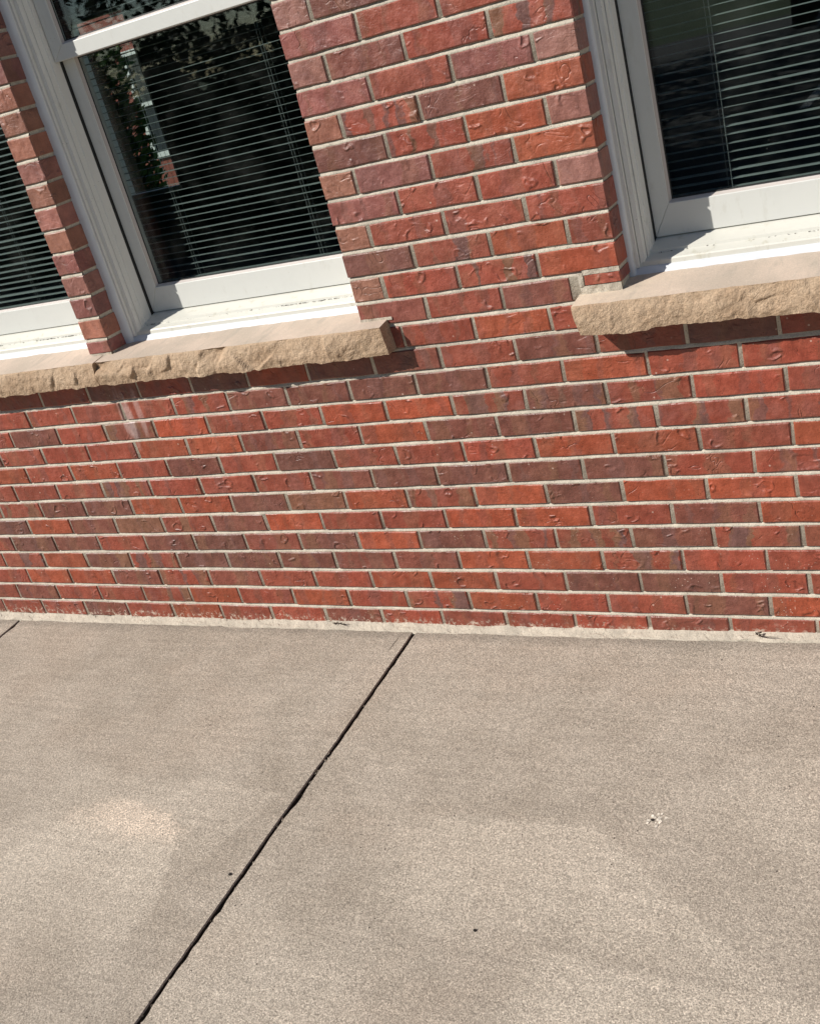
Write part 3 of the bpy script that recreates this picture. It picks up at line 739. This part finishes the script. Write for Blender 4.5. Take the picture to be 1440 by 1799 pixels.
# ------------------------------------------------------------------ windows
WIN_GROUP = 'white sash windows in the brick wall'
def jamb_profile(e):
    # (offset from the brick, y), outer to inner
    return [(0.0, .071), (.010 + e, .0725), (.0115 + e, .076), (.0190 + e, .076), (.0194 + e, .096), (.0206 + e, .096), (.0210 + e, .0855),
            (.031 + e, .0870), (.0325 + e, .096), (.0335 + e, .0985), (.0338 + e, .110), (.0348 + e, .110), (.0351 + e, .0995), (.0367 + e, .100), (.0370 + e, .114), (.0372 + e, .118), (.0405 + e, .119), (.0410 + e, .158)]
def window(a, b, e, label, cords):
    t = thing('sash_window', label, 'window', ((a + b) / 2, .1, .957), WIN_GROUP)
    T = t.location
    def B(mb, name, mat, **k):
        mb.v = [(x - T.x, y - T.y, z - T.z) for x, y, z in mb.v]
        return mb.build(name, mat, t, **k)
    ztop = zt - .02; zlo = .915
    eb = .0
    for side in (-1, 1):
        ee = e if side < 0 else max(0, eb)
        pr = jamb_profile(ee)
        xa = a if side < 0 else b; s = 1 if side < 0 else -1
        # caulk bead
        mb = MB()
        n = 90; zz = np.linspace(.897, ztop, n)
        w1 = .0012 * fbm(zz * 30, zz * 0 + 2, 5 + int(side), 3)
        vs = []; 
        for z, w in zip(zz, w1):
            vs += [(xa - s * .003, .066 + w, z), (xa + s * (.006 + ee * .4) , .0655 + w, z), (xa + s * (.0105 + ee + w * .5), .0715, z), (xa + s * (.0105 + ee), .08, z)]
        fs = [(i * 4 + k, i * 4 + k + 1, i * 4 + 5 + k, i * 4 + 4 + k) for i in range(n - 1) for k in range(3)]
        mb.add(vs, fs); B(mb, 'caulk_bead', M_caulk, smooth=True)
        mb = MB()
        poly = pr[1:] + [(pr[-1][0], .24), (0, .24), (0, .0735)]
        mb.prism([(xa + s * o, y, zlo) for o, y in poly], [(xa + s * o, y, ztop) for o, y in poly])
        B(mb, 'frame_jamb', M_frame)
        # dark track between jamb and sash
        mb = MB(); o0 = pr[-1][0]
        mb.box(min(xa + s * o0, xa + s * (o0 + .0012)), max(xa + s * o0, xa + s * (o0 + .0012)), .150, .24, .94, ztop)
        B(mb, 'sash_track', M_gasket)
    mb = MB(); mb.box(a, b, .074, .24, ztop - .04, ztop); B(mb, 'frame_head', M_frame)
    # sloping sill with nosing, then the caulk line on the stone
    pts = [(.205, .9620), (.1635, .9555), (.1145, .9405), (.1130, .9345), (.1095, .9330), (.0880, .9265), (.0858, .9235), (.0848, .9130), (.088, .905), (.088, .89), (.205, .89)]
    mb = MB(); mb.prism([(a + .001, y, z) for y, z in pts], [(b - .001, y, z) for y, z in pts]); B(mb, 'frame_sill', M_sill)
    n = 160; xx = np.linspace(a + .0, b - .0, n); wv = .0016 * fbm(xx * 28, xx * 0 + a, 3, 4)
    mb = MB(); vs = []
    for x, w in zip(xx, wv): vs += [(x, .0855, .9145), (x, .0805 - abs(w) * .5, .9125 + w * .4), (x, .0745 - w, .9045), (x, .0705 - 1.6 * w, .8975)]
    mb.add(vs, [(i * 4 + k, i * 4 + 4 + k, i * 4 + 5 + k, i * 4 + k + 1) for i in range(n - 1) for k in range(3)]); B(mb, 'sill_caulk', M_caulk, smooth=True)
    # grime caught in the step of the sill
    mb = MB()
    for i in range(120):
        x = (rng.uniform(a + .62 * (b - a), b - .015) if i < 80 else rng.uniform(a + .05, b - .02)); r = rng.uniform(.0008, .0028)
        vs = [(x + rng.uniform(-2.5 * r, 2.5 * r), .1105 + rng.uniform(-r, r), .9338 + rng.uniform(-.0006, r)) for _ in range(4)]
        mb.add(vs, [(0, 1, 2), (0, 2, 3), (0, 3, 1), (1, 3, 2)])
    B(mb, 'sill_grime', M_dirtgrime)['kind'] = 'stuff'
    # sashes
    def sash(name, yf, zb_, zt_, rail_b, rail_t, stile, gy, yb):
        xl = a + .0426 + e; xr = b - .0426
        s_ = MB(); r = .0006
        def piece(q0, q1, q2, q3):       # mitred face, outer pair then inner pair, with eased inner edge
            P0 = [(x, yf, z) for x, z in (q0, q1, q2, q3)]; P1 = [(x, yb, z) for x, z in (q0, q1, q2, q3)]
            m_ = MB(); m_.prism(P0, P1); return m_
        root = None
        g = .00035
        o = [(xl, zb_), (xr, zb_), (xr, zt_), (xl, zt_)]
        i_ = [(xl + stile, zb_ + rail_b), (xr - stile, zb_ + rail_b), (xr - stile, zt_ - rail_t), (xl + stile, zt_ - rail_t)]
        names = ['bottom_rail', 'stile', 'top_rail', 'stile']
        for k in range(4):
            k2 = (k + 1) % 4
            A0, A1, B1, B0 = o[k], o[k2], i_[k2], i_[k]
            dx = Vector((A1[0] - A0[0], A1[1] - A0[1])).normalized() * g
            q = [(A0[0] + dx.x, A0[1] + dx.y), (A1[0] - dx.x, A1[1] - dx.y), (B1[0] - dx.x, B1[1] - dx.y), (B0[0] + dx.x, B0[1] + dx.y)]
            m_ = piece(*q); B(m_, names[k], M_white, bevel=.0014)
        # sloped bead between face and glass, dark gasket inside it
        bi = .0052; gi = .0085
        def ring(w0, y0, w1, y1, nm, mat):
            m_ = MB(); vs = []
            for w, y in ((w0, y0), (w1, y1)):
                vs += [(i_[0][0] + w, y, i_[0][1] + w), (i_[1][0] - w, y, i_[1][1] + w), (i_[2][0] - w, y, i_[2][1] - w), (i_[3][0] + w, y, i_[3][1] - w)]
            m_.add(vs, [(k, (k + 1) % 4, 4 + (k + 1) % 4, 4 + k) for k in range(4)]); return B(m_, nm, mat)
        ring(-.0005, yf + .003, bi, gy - .002, 'glazing_bead', M_bead)
        ring(bi - .0004, gy - .0021, gi, gy - .0012, 'gasket', M_gasket)
        for nm, y in (('pane', gy), ('inner_pane', gy + .014)):
            m_ = MB(); w = .004
            m_.add([(i_[0][0] + w, y, i_[0][1] + w), (i_[1][0] - w, y, i_[1][1] + w), (i_[2][0] - w, y, i_[2][1] - w), (i_[3][0] + w, y, i_[3][1] - w)], [(0, 1, 2, 3)])
            m_.add([(i_[0][0] + w, y + .003, i_[0][1] + w), (i_[1][0] - w, y + .003, i_[1][1] + w), (i_[2][0] - w, y + .003, i_[2][1] - w), (i_[3][0] + w, y + .003, i_[3][1] - w)], [(3, 2, 1, 0)])
            B(m_, nm, M_glass)
    sash('lower', .1600, .9575, 1.7130, .0725, .034, .0405, .1745, .198)
    sash('upper', .1320, 1.6745, ztop - .042, .0385, .04, .0425, .1455, .158)
    return t
window(*OPEN[1], .015, 'middle sash window with white frame between the thin brick pier and the wide brick pier', None)
window(*OPEN[0], .015, 'sash window at the left edge, beyond the thin brick pier', None)
window(*OPEN[2], .000, 'sash window at the top right, right of the wide brick pier', None)

# blinds
slat_v = []; SW = .0225
for i in range(5):
    u = -1 + i * .5
    slat_v.append((u * SW / 2, .0016 * (1 - u * u)))
def blind(a, b, label, tilt, cords):
    t = thing('window_blind', label, 'blind', ((a + b) / 2, .212, 1.02), 'horizontal slat blinds behind the glass')
    L = b - a - .05; yb = 0.0
    vs = [(sx * L / 2, y, z) for sx in (-1, 1) for y, z in slat_v]
    fs = [(i, i + 1, 6 + i, 5 + i) for i in range(4)]
    me = mesh_from('slat', vs, fs, [M_slat], True)
    z = .0135; k = 0
    while z < 1.26:
        o = link('slat', me, t, (rng.uniform(-.0015, .0015), 0, z))
        o.rotation_euler = (R(tilt + rng.gauss(0, 3.0)), R(rng.gauss(0, .08)), 0)
        z += .01868
    mb = MB(); mb.box(-L / 2, L / 2, -.0125, .0125, -.010, .002); mb.build('bottom_rail', M_slat, t, bevel=.002)
    mb = MB(); mb.box(-L / 2, L / 2, -.014, .014, 1.27, 1.30); mb.build('head_rail', M_slat, t, bevel=.002)
    for cx in cords:
        for dx, yy in ((0, -.0128), (.0085, -.0125), (.004, .0128)):
            mb = MB(); mb.tube([(cx - (a + b) / 2 + dx, yy, -.005), (cx - (a + b) / 2 + dx + .0006, yy, .6), (cx - (a + b) / 2 + dx, yy, 1.28)], .00055, 5)
            mb.build('cord', M_cord, t)
blind(*OPEN[1], 'open slat blind seen through the middle window, sunlit on its right half', -2.5, [-.185, -.615])
blind(*OPEN[0], 'slat blind behind the window at the left edge, beyond the thin pier', 9.0, [-1.28, -1.62])
blind(*OPEN[2], 'open slat blind seen through the window at the top right', 1.0, [.905, 1.345])

# ------------------------------------------------------------------ the room behind, with a far window
def struct(mb, name, mat): return tag(mb.build(name, mat), kind='structure')
X0, X1, Y0, Y1, ZC = -4.6, WALL_R * PX, .30, 3.6, 2.60
mb = MB(); mb.box(X0, X1, Y0, Y1, -.06, -.02); struct(mb, 'room_floor', M_carpet)
mb = MB(); mb.box(X0 - .1, X1 + .1, Y0 - .002, Y1 + .15, ZC, ZC + .12); struct(mb, 'room_ceiling', M_room)
mb = MB(); mb.box(X0 - .1, X0, Y0, Y1, -.06, ZC - .002); mb.box(X1 - .1, X1, Y0 + .004, Y1, -.06, ZC - .002)
wx0, wx1, wz0, wz1 = -3.86, -3.36, .90, 2.05
mb.box(X0, wx0, Y1, Y1 + .12, -.06, ZC - .002); mb.box(wx1, X1, Y1, Y1 + .12, -.06, ZC - .002)
mb.box(wx0, wx1, Y1 + .001, Y1 + .119, -.06, wz0); mb.box(wx0, wx1, Y1 + .001, Y1 + .119, wz1, ZC - .002)
# front side of the room to the left of the brick wall's windows
mb.box(X0, WALL_L * PX, Y0 - .1, Y0 - .003, -.06, ZC - .002)
struct(mb, 'room_wall', M_room)
t = thing('far_window', 'white framed window on the far side of the dark room, seen through the middle window', 'window', ((wx0 + wx1) / 2, Y1 + .05, wz0))
mb = MB(); w = wx1 - wx0; h = wz1 - wz0
mb.box(-w / 2, -w / 2 + .03, -.03, .03, 0, h); mb.box(w / 2 - .03, w / 2, -.03, .03, 0, h)
mb.box(-w / 2 + .03, w / 2 - .03, -.03, .03, 0, .03); mb.box(-w / 2 + .03, w / 2 - .03, -.03, .03, h - .03, h)
mb.build('frame', M_frame, t)
mb = MB(); mb.add([(-w / 2 + .03, 0, .03), (w / 2 - .03, 0, .03), (w / 2 - .03, 0, h - .03), (-w / 2 + .03, 0, h - .03)], [(0, 1, 2, 3)]); mb.build('pane', M_glass, t)

# ------------------------------------------------------------------ what the glass shows: planting, neighbours, car park
def leaf_material(name, c1, c2):
    nt = NT(name); rp = nt.n.new('ShaderNodeNewGeometry').outputs['Random Per Island']
    col = nt.mix(rp, c1, c2)
    return nt.set(Base_Color=col, Roughness=.75, Specular_IOR_Level=.25)
M_leaf = leaf_material('leaves', (.045, .085, .02), (.11, .16, .04))
M_leaf_dark = leaf_material('tree_leaves', (.018, .034, .012), (.036, .060, .02))
M_hedge_filler = plain('hedge_filler', (.030, .036, .018), .95, 0, 18, .5, .03)
M_bark = plain('bark', (.11, .085, .065), .95, 0, 25, .4, .02)
def leaves(name, pts, size, mat, parent, r):
    vs = []; fs = []
    for p in pts:
        d = Vector((r.gauss(0, 1), r.gauss(0, 1), r.gauss(0, 1))).normalized(); u = d.orthogonal().normalized(); v = d.cross(u)
        a = r.uniform(.6, 1.3) * size; q = Vector(p); b = len(vs)
        vs += [q - u * a, q + v * a * .45, q + u * a, q - v * a * .45]; fs.append((b, b + 1, b + 2, b + 3))
    return link(name, mesh_from(name, vs, fs, [mat]), parent)
def tree(label, loc, hgt, crown, seed, nleaf, size, group=None, base=.34):
    r = random.Random(seed); t = thing('broadleaf_tree', label, 'tree', loc, group)
    mb = MB(); top = Vector((r.uniform(-.3, .3), r.uniform(-.3, .3), hgt * .8))
    mb.tube([(0, 0, -.1), (.03, .02, hgt * .25), (top.x * .5, top.y * .5, hgt * .5), tuple(top)], [crown * .075, crown * .06, crown * .04, .02], 9)
    tips = []
    for i in range(13):
        z = hgt * r.uniform(base * .8, .72); an = i * 2.4 + r.uniform(-.4, .4); l = crown * r.uniform(.6, .95)
        e = Vector((math.cos(an) * l, math.sin(an) * l, z + l * r.uniform(.25, .7)))
        s0 = Vector((top.x * z / hgt, top.y * z / hgt, z))
        mb.tube([s0, s0.lerp(e, .5) + Vector((0, 0, .15)), e], [crown * .028, crown * .016, .008], 6); tips.append(e); tips.append(s0.lerp(e, .6))
    tips.append(top)
    mb.build('trunk', M_bark, t, smooth=True)
    cl = []
    for e in tips:
        for _ in range(3): cl.append((e + Vector((r.gauss(0, .35), r.gauss(0, .35), r.gauss(0, .3))) * crown * .45, crown * r.uniform(.16, .34)))
    pts = []
    while len(pts) < nleaf:
        c, rad = r.choice(cl); d = Vector((r.gauss(0, 1), r.gauss(0, 1), r.gauss(0, .8))); d = d.normalized() * rad * r.uniform(.35, 1.0) ** .5
        q = c + d
        if q.z > hgt * base * .75: pts.append(q)
    leaves('crown', pts, size, M_leaf_dark, t, r)
tree('leafy tree mirrored in the top of the middle window', (-5.2, -11.4, -.25), 8.5, 3.0, 5, 22000, .075, base=.17)
tree('tall tree mirrored right of the leafy one in the middle window', (-1.6, -17.2, -.25), 9.5, 3.6, 9, 9000, .10, base=.2)
tree('low branched tree mirrored in the window at the top right', (-4.9, -15.8, -.25), 8, 3.3, 13, 8000, .09, base=.10)
# hedges: one beyond the far window, one added behind the camera to darken reflections
def hedge(label, x0, x1, y, wid, hgt, n, size, mat, seed, core=.36):
    r = random.Random(seed); t = thing('hedge', label, 'hedge', ((x0 + x1) / 2, y, -.25)); L = x1 - x0
    mb = MB(); k = max(4, int(L / .5))
    for i in range(k):
        x = -L / 2 + L * (i + .5) / k
        mb.tube([(x, 0, 0), (x + r.uniform(-.1, .1), .05, hgt * .45), (x + r.uniform(-.2, .2), .1, hgt * .85)], [.03, .02, .008], 6)
    mb.build('stems', M_bark, t)
    nx_ = int(L / .25); mb = MB(); ring = []
    for i in range(nx_ + 1):
        x = -L / 2 + .1 + (L - .2) * i / nx_; q = .82 + .10 * math.sin(i * 1.7) + r.uniform(-.05, .05); w_ = wid * core * r.uniform(.85, 1.1)
        ring.append([(x, -w_, 0), (x, w_, 0), (x, w_ * 1.05, hgt * q * .6), (x, w_ * .7, hgt * q), (x, -w_ * .7, hgt * q), (x, -w_ * 1.05, hgt * q * .6)])
    vs = [v for q in ring for v in q]; n6 = len(ring)
    mb.add(vs, [(i * 6 + k, i * 6 + (k + 1) % 6, i * 6 + 6 + (k + 1) % 6, i * 6 + 6 + k) for i in range(n6 - 1) for k in range(6)] + [tuple(range(6)), tuple(range(n6 * 6 - 6, n6 * 6))])
    mb.build('added_core', M_hedge_filler, t)  # added solid core, closes the bright gaps between the leaves
    pts = []
    for i in range(n):
        x = r.uniform(-L / 2, L / 2); top = hgt * (1 + .05 * math.sin(x * 3.1) + .04 * math.sin(x * 7.7 + 1))
        q = r.random()
        if q < .42: p = (x, -wid / 2 + r.gauss(0, .06), r.uniform(0, top))
        elif q < .84: p = (x, wid / 2 + r.gauss(0, .06), r.uniform(0, top))
        else: p = (x, r.uniform(-wid / 2, wid / 2), top + r.gauss(0, .05))
        pts.append(p)
    leaves('foliage', pts, size, mat, t, r)
hedge('green leafy hedge seen through the far window of the room', -9.6, -6.48, 6.8, .7, 2.35, 30000, .060, M_leaf, 4, .2)
hedge('long dark hedge added out of view to darken the middle window reflection', -12.5, -1.9, -7.6, .9, 2.05, 36000, .042, M_leaf_dark, 14)
# neighbouring brick building beyond the hedge
t = thing('brick_building', 'red brick building with tall white windows seen beyond the hedge', 'building', (-9.5, 13.0, -.25))
mb = MB(); mb.box(-6, 1.6, 0, 5, 0, 5.2); w_ = mb.build('wall', M_brick_far, t)
mb = MB(); mb.prism([(-6.3, -.4, 5.2), (1.9, -.4, 5.2), (1.9, 5.4, 5.2), (-6.3, 5.4, 5.2)], [(-5, 2.2, 6.8), (.6, 2.2, 6.8), (.6, 2.8, 6.8), (-5, 2.8, 6.8)])
mb.build('roof', plain('grey_shingle', (.10, .10, .105), .9, 0, 12, .3, .01), t)
for x in (-4.8, -3.2, -1.5, -.35, .75):
    for z in (.7, 3.0):
        f = MB(); f.box(x - .40, x - .32, -.06, .02, z, z + 1.7); f.box(x + .32, x + .40, -.06, .02, z, z + 1.7)
        f.box(x - .32, x + .32, -.06, .02, z, z + .08); f.box(x - .32, x + .32, -.06, .02, z + 1.62, z + 1.7); f.box(x - .32, x + .32, -.05, .02, z + .82, z + .89); f.box(x - .025, x + .025, -.045, .018, z + .08, z + 1.62)
        fo = f.build('window', M_white, t)
        g_ = MB(); g_.box(x - .32, x + .32, -.02, -.012, z + .08, z + 1.62); g_.build('pane', plain('dark_pane', (.03, .035, .04), .08), fo)
# painted bay lines
mb = MB()
for i in range(5):
    x = -3.2 + i * 2.7; mb.add([(x, -13.6, -.226), (x + .1, -13.6, -.226), (x + .1, -9.0, -.226), (x, -9.0, -.226)], [(0, 1, 2, 3)])
struct(mb, 'road_marking', M_paint)
# parked car
nt = NT('navy_car_paint'); M_navy = nt.set(Base_Color=nt.mix(nt.noise(nt.pos(), 3, 2), (.010, .016, .045), (.013, .02, .055)), Roughness=.22, Coat_Weight=1.0, Coat_Roughness=.03)
M_tyre = plain('tyre', (.015, .015, .015), .85, 0, 60, .3, .002); M_rim = plain('alloy', (.45, .45, .46), .3, .9)
M_carglass = plain('car_glass', (.012, .014, .016), .04); M_lamp = plain('lamp_lens', (.55, .55, .55), .08)
t = thing('parked_car', 'navy blue parked car mirrored in the window at the top right', 'car', (1.75, -11.3, -.226))
def body_sections(prof, hw, taper):
    pass
prof = [(-2.2, .30), (-2.24, .55), (-2.15, .74), (-1.1, .90), (-1.02, .93), (1.45, .96), (2.1, .90), (2.2, .62), (2.16, .30), (1.72, .26), (1.66, .48), (1.42, .62), (1.18, .62), (.94, .48), (.88, .24), (-.94, .24), (-1.0, .48), (-1.24, .62), (-1.48, .62), (-1.72, .48), (-1.78, .26)]
mb = MB(); mb.prism([(x, -.86, z) for x, z in prof], [(x, .86, z) for x, z in prof]); mb.build('body', M_navy, t, bevel=.06)
cab = [(-1.05, .93), (-.35, 1.38), (.1, 1.46), (.9, 1.44), (1.55, .96)]
mb = MB(); n = len(cab)
mb.prism([(x, -(.80 - .16 * (z - .93) / .5), z) for x, z in cab], [(x, (.80 - .16 * (z - .93) / .5), z) for x, z in cab]); mb.build('cabin', M_navy, t, bevel=.03)
for s in (-1, 1):
    for pl in ([(-.78, .99), (-.28, 1.34), (.22, 1.39), (.22, .99)], [(.30, .99), (.30, 1.39), (.85, 1.37), (1.28, .99)]):
        mb = MB(); P0 = [(x, s * (.806 - .16 * (z - .93) / .5), z) for x, z in pl]; P1 = [(x, s * (.79 - .16 * (z - .93) / .5), z) for x, z in pl]
        mb.prism(P0, P1); mb.build('side_window', M_carglass, t)
mb = MB(); mb.prism([(-1.02, -.66, .97), (-.42, -.56, 1.355), (-.42, .56, 1.355), (-1.02, .66, .97)], [(-.99, -.66, .96), (-.39, -.56, 1.345), (-.39, .56, 1.345), (-.99, .66, .96)]); mb.build('windscreen', M_carglass, t)
for x in (-1.36, 1.30):
    for s in (-1, 1):
        mb = MB(); pr = [(.0, .10), (.20, .10), (.20, .085), (.30, .09), (.325, .06), (.325, -.06), (.30, -.09), (0, -.09)]
        n = 28; vs = []; fs = []
        for k in range(n):
            an = 2 * math.pi * k / n
            for rr, yy in pr: vs.append((x + rr * math.cos(an), s * (.78 + yy), .325 + rr * math.sin(an)))
        m_ = len(pr)
        for k in range(n):
            for i in range(m_ - 1): fs.append((k * m_ + i, k * m_ + i + 1, ((k + 1) % n) * m_ + i + 1, ((k + 1) % n) * m_ + i))
        mb.add(vs, fs); wo = mb.build('wheel', M_tyre, t, smooth=False)
        rb = MB()
        for k in range(5):
            an = 2 * math.pi * k / 5
            c0, s0 = math.cos(an), math.sin(an)
            q = [(.03, -.03), (.195, -.022), (.195, .022), (.03, .03)]
            rb.prism([(x + u * c0 - v * s0, s * .875, .325 + u * s0 + v * c0) for u, v in q], [(x + u * c0 - v * s0, s * .893, .325 + u * s0 + v * c0) for u, v in q])
        rb.build('rim', M_rim, wo)
for s in (-1, 1):
    mb = MB(); mb.prism([(-2.255, s * .45, .60), (-2.255, s * .78, .60), (-2.20, s * .80, .72), (-2.20, s * .45, .72)], [(-2.1, s * .45, .60), (-2.1, s * .78, .60), (-2.1, s * .80, .72), (-2.1, s * .45, .72)]); mb.build('headlight', M_lamp, t)
    mb = MB(); mb.box(-.72, -.52, min(s * .85, s * .99), max(s * .85, s * .99), .96, 1.07); mb.build('mirror', M_navy, t, bevel=.02)
    for x in (.05, .95):
        mb = MB(); mb.box(x - .09, x + .09, min(s * .862, s * .882), max(s * .862, s * .882), .80, .825); mb.build('door_handle', M_rim, t)

# ------------------------------------------------------------------ small things lying about
def pebble(x, y, r, mat, label, name='pebble', cat='pebble', flat=.6, seed=1, grp=None):
    bm = bmesh.new(); bmesh.ops.create_icosphere(bm, subdivisions=2, radius=r); q = random.Random(seed)
    for v in bm.verts: v.co *= q.uniform(.75, 1.2); v.co.z *= flat
    me = bpy.data.meshes.new(name); bm.to_mesh(me); bm.free(); me.materials.append(mat)
    return tag(link(name, me, None, (x, y, gz(x, y) + r * flat * .7)), label, cat, grp)
M_darkpeb = plain('dark_grit', (.022, .018, .015), .9, 0, 200, .4)
M_pale = plain('pale_cement', (.74, .67, .57), .9, 0, 120, .35, .002)
pebble(.5225, -1.008, .0036, M_darkpeb, 'dark crumb of grit on the right slab, towards the bottom of the photo', seed=2)
pebble(-.105, -.977, .0038, M_darkpeb, 'dark crumb of grit on the left slab, just beside the joint', seed=3)
# splash of cement with a broken centre
t = thing('cement_splash', 'small pale splash of cement with a dark broken centre on the right slab', 'splash', (.789, -.660, gz(.789, -.660)))
mb = MB(); q = random.Random(6)
for i in range(26):
    an = q.uniform(0, 6.28); d = abs(q.gauss(0, .010)) + .003; r = q.uniform(.0015, .004)
    c = (math.cos(an) * d * 1.2, math.sin(an) * d)
    pts_ = [(c[0] + math.cos(k * 1.05 + i) * r * q.uniform(.6, 1.3), c[1] + math.sin(k * 1.05 + i) * r * q.uniform(.6, 1.3)) for k in range(6)]
    hgt = q.uniform(.0006, .0016)
    mb.prism([(x, y, .0004) for x, y in pts_], [(x * .96 + c[0] * .04, y * .96 + c[1] * .04, hgt) for x, y in pts_])
mb.build('crust', M_pale, t)
mb = MB(); pts_ = [(-.006 + math.cos(k * .785) * .0035 * q.uniform(.7, 1.4), -.001 + math.sin(k * .785) * .0028 * q.uniform(.7, 1.3)) for k in range(8)]
mb.prism([(x, y, .0003) for x, y in pts_], [(x, y, .0021) for x, y in pts_]); mb.build('grit', M_darkpeb, t)
# dry leaf scrap and stalk caught on the fillet
t = thing('dead_leaf', 'shrivelled dark leaf with a thin stalk at the foot of the wall on the right', 'leaf', (.878, -.012, gz(.878, 0) + .010))
M_dead = plain('dead_leaf', (.045, .03, .022), .9, 0, 150, .5, .002)
mb = MB(); q = random.Random(3)
for i in range(6):
    v = [(q.uniform(-.008, .010), q.uniform(-.010, .004), q.uniform(0, .013)) for _ in range(4)]
    mb.add(v, [(0, 1, 2), (0, 2, 3), (0, 3, 1), (1, 3, 2)])
mb.build('blade', M_dead, t)
mb = MB(); mb.tube([(.004, -.006, .004), (.022, -.012, .006), (.05, -.012, .006)], [.0012, .0010, .0006], 6); mb.build('stalk', M_dead, t)
t = thing('dry_weed', 'dry dark weed roots at the foot of the wall above the slab joint', 'weed', (-.352, -.010, gz(-.352, 0) + .010))
mb = MB(); q = random.Random(8)
for i in range(9):
    x = q.uniform(-.02, .02); mb.tube([(x, q.uniform(-.004, .002), 0), (x + q.uniform(-.014, .014), q.uniform(-.01, 0), q.uniform(.003, .010)), (x + q.uniform(-.024, .024), q.uniform(-.012, 0), q.uniform(.0, .016))], [.0012, .0009, .0005], 5)
mb.build('roots', M_dead, t)
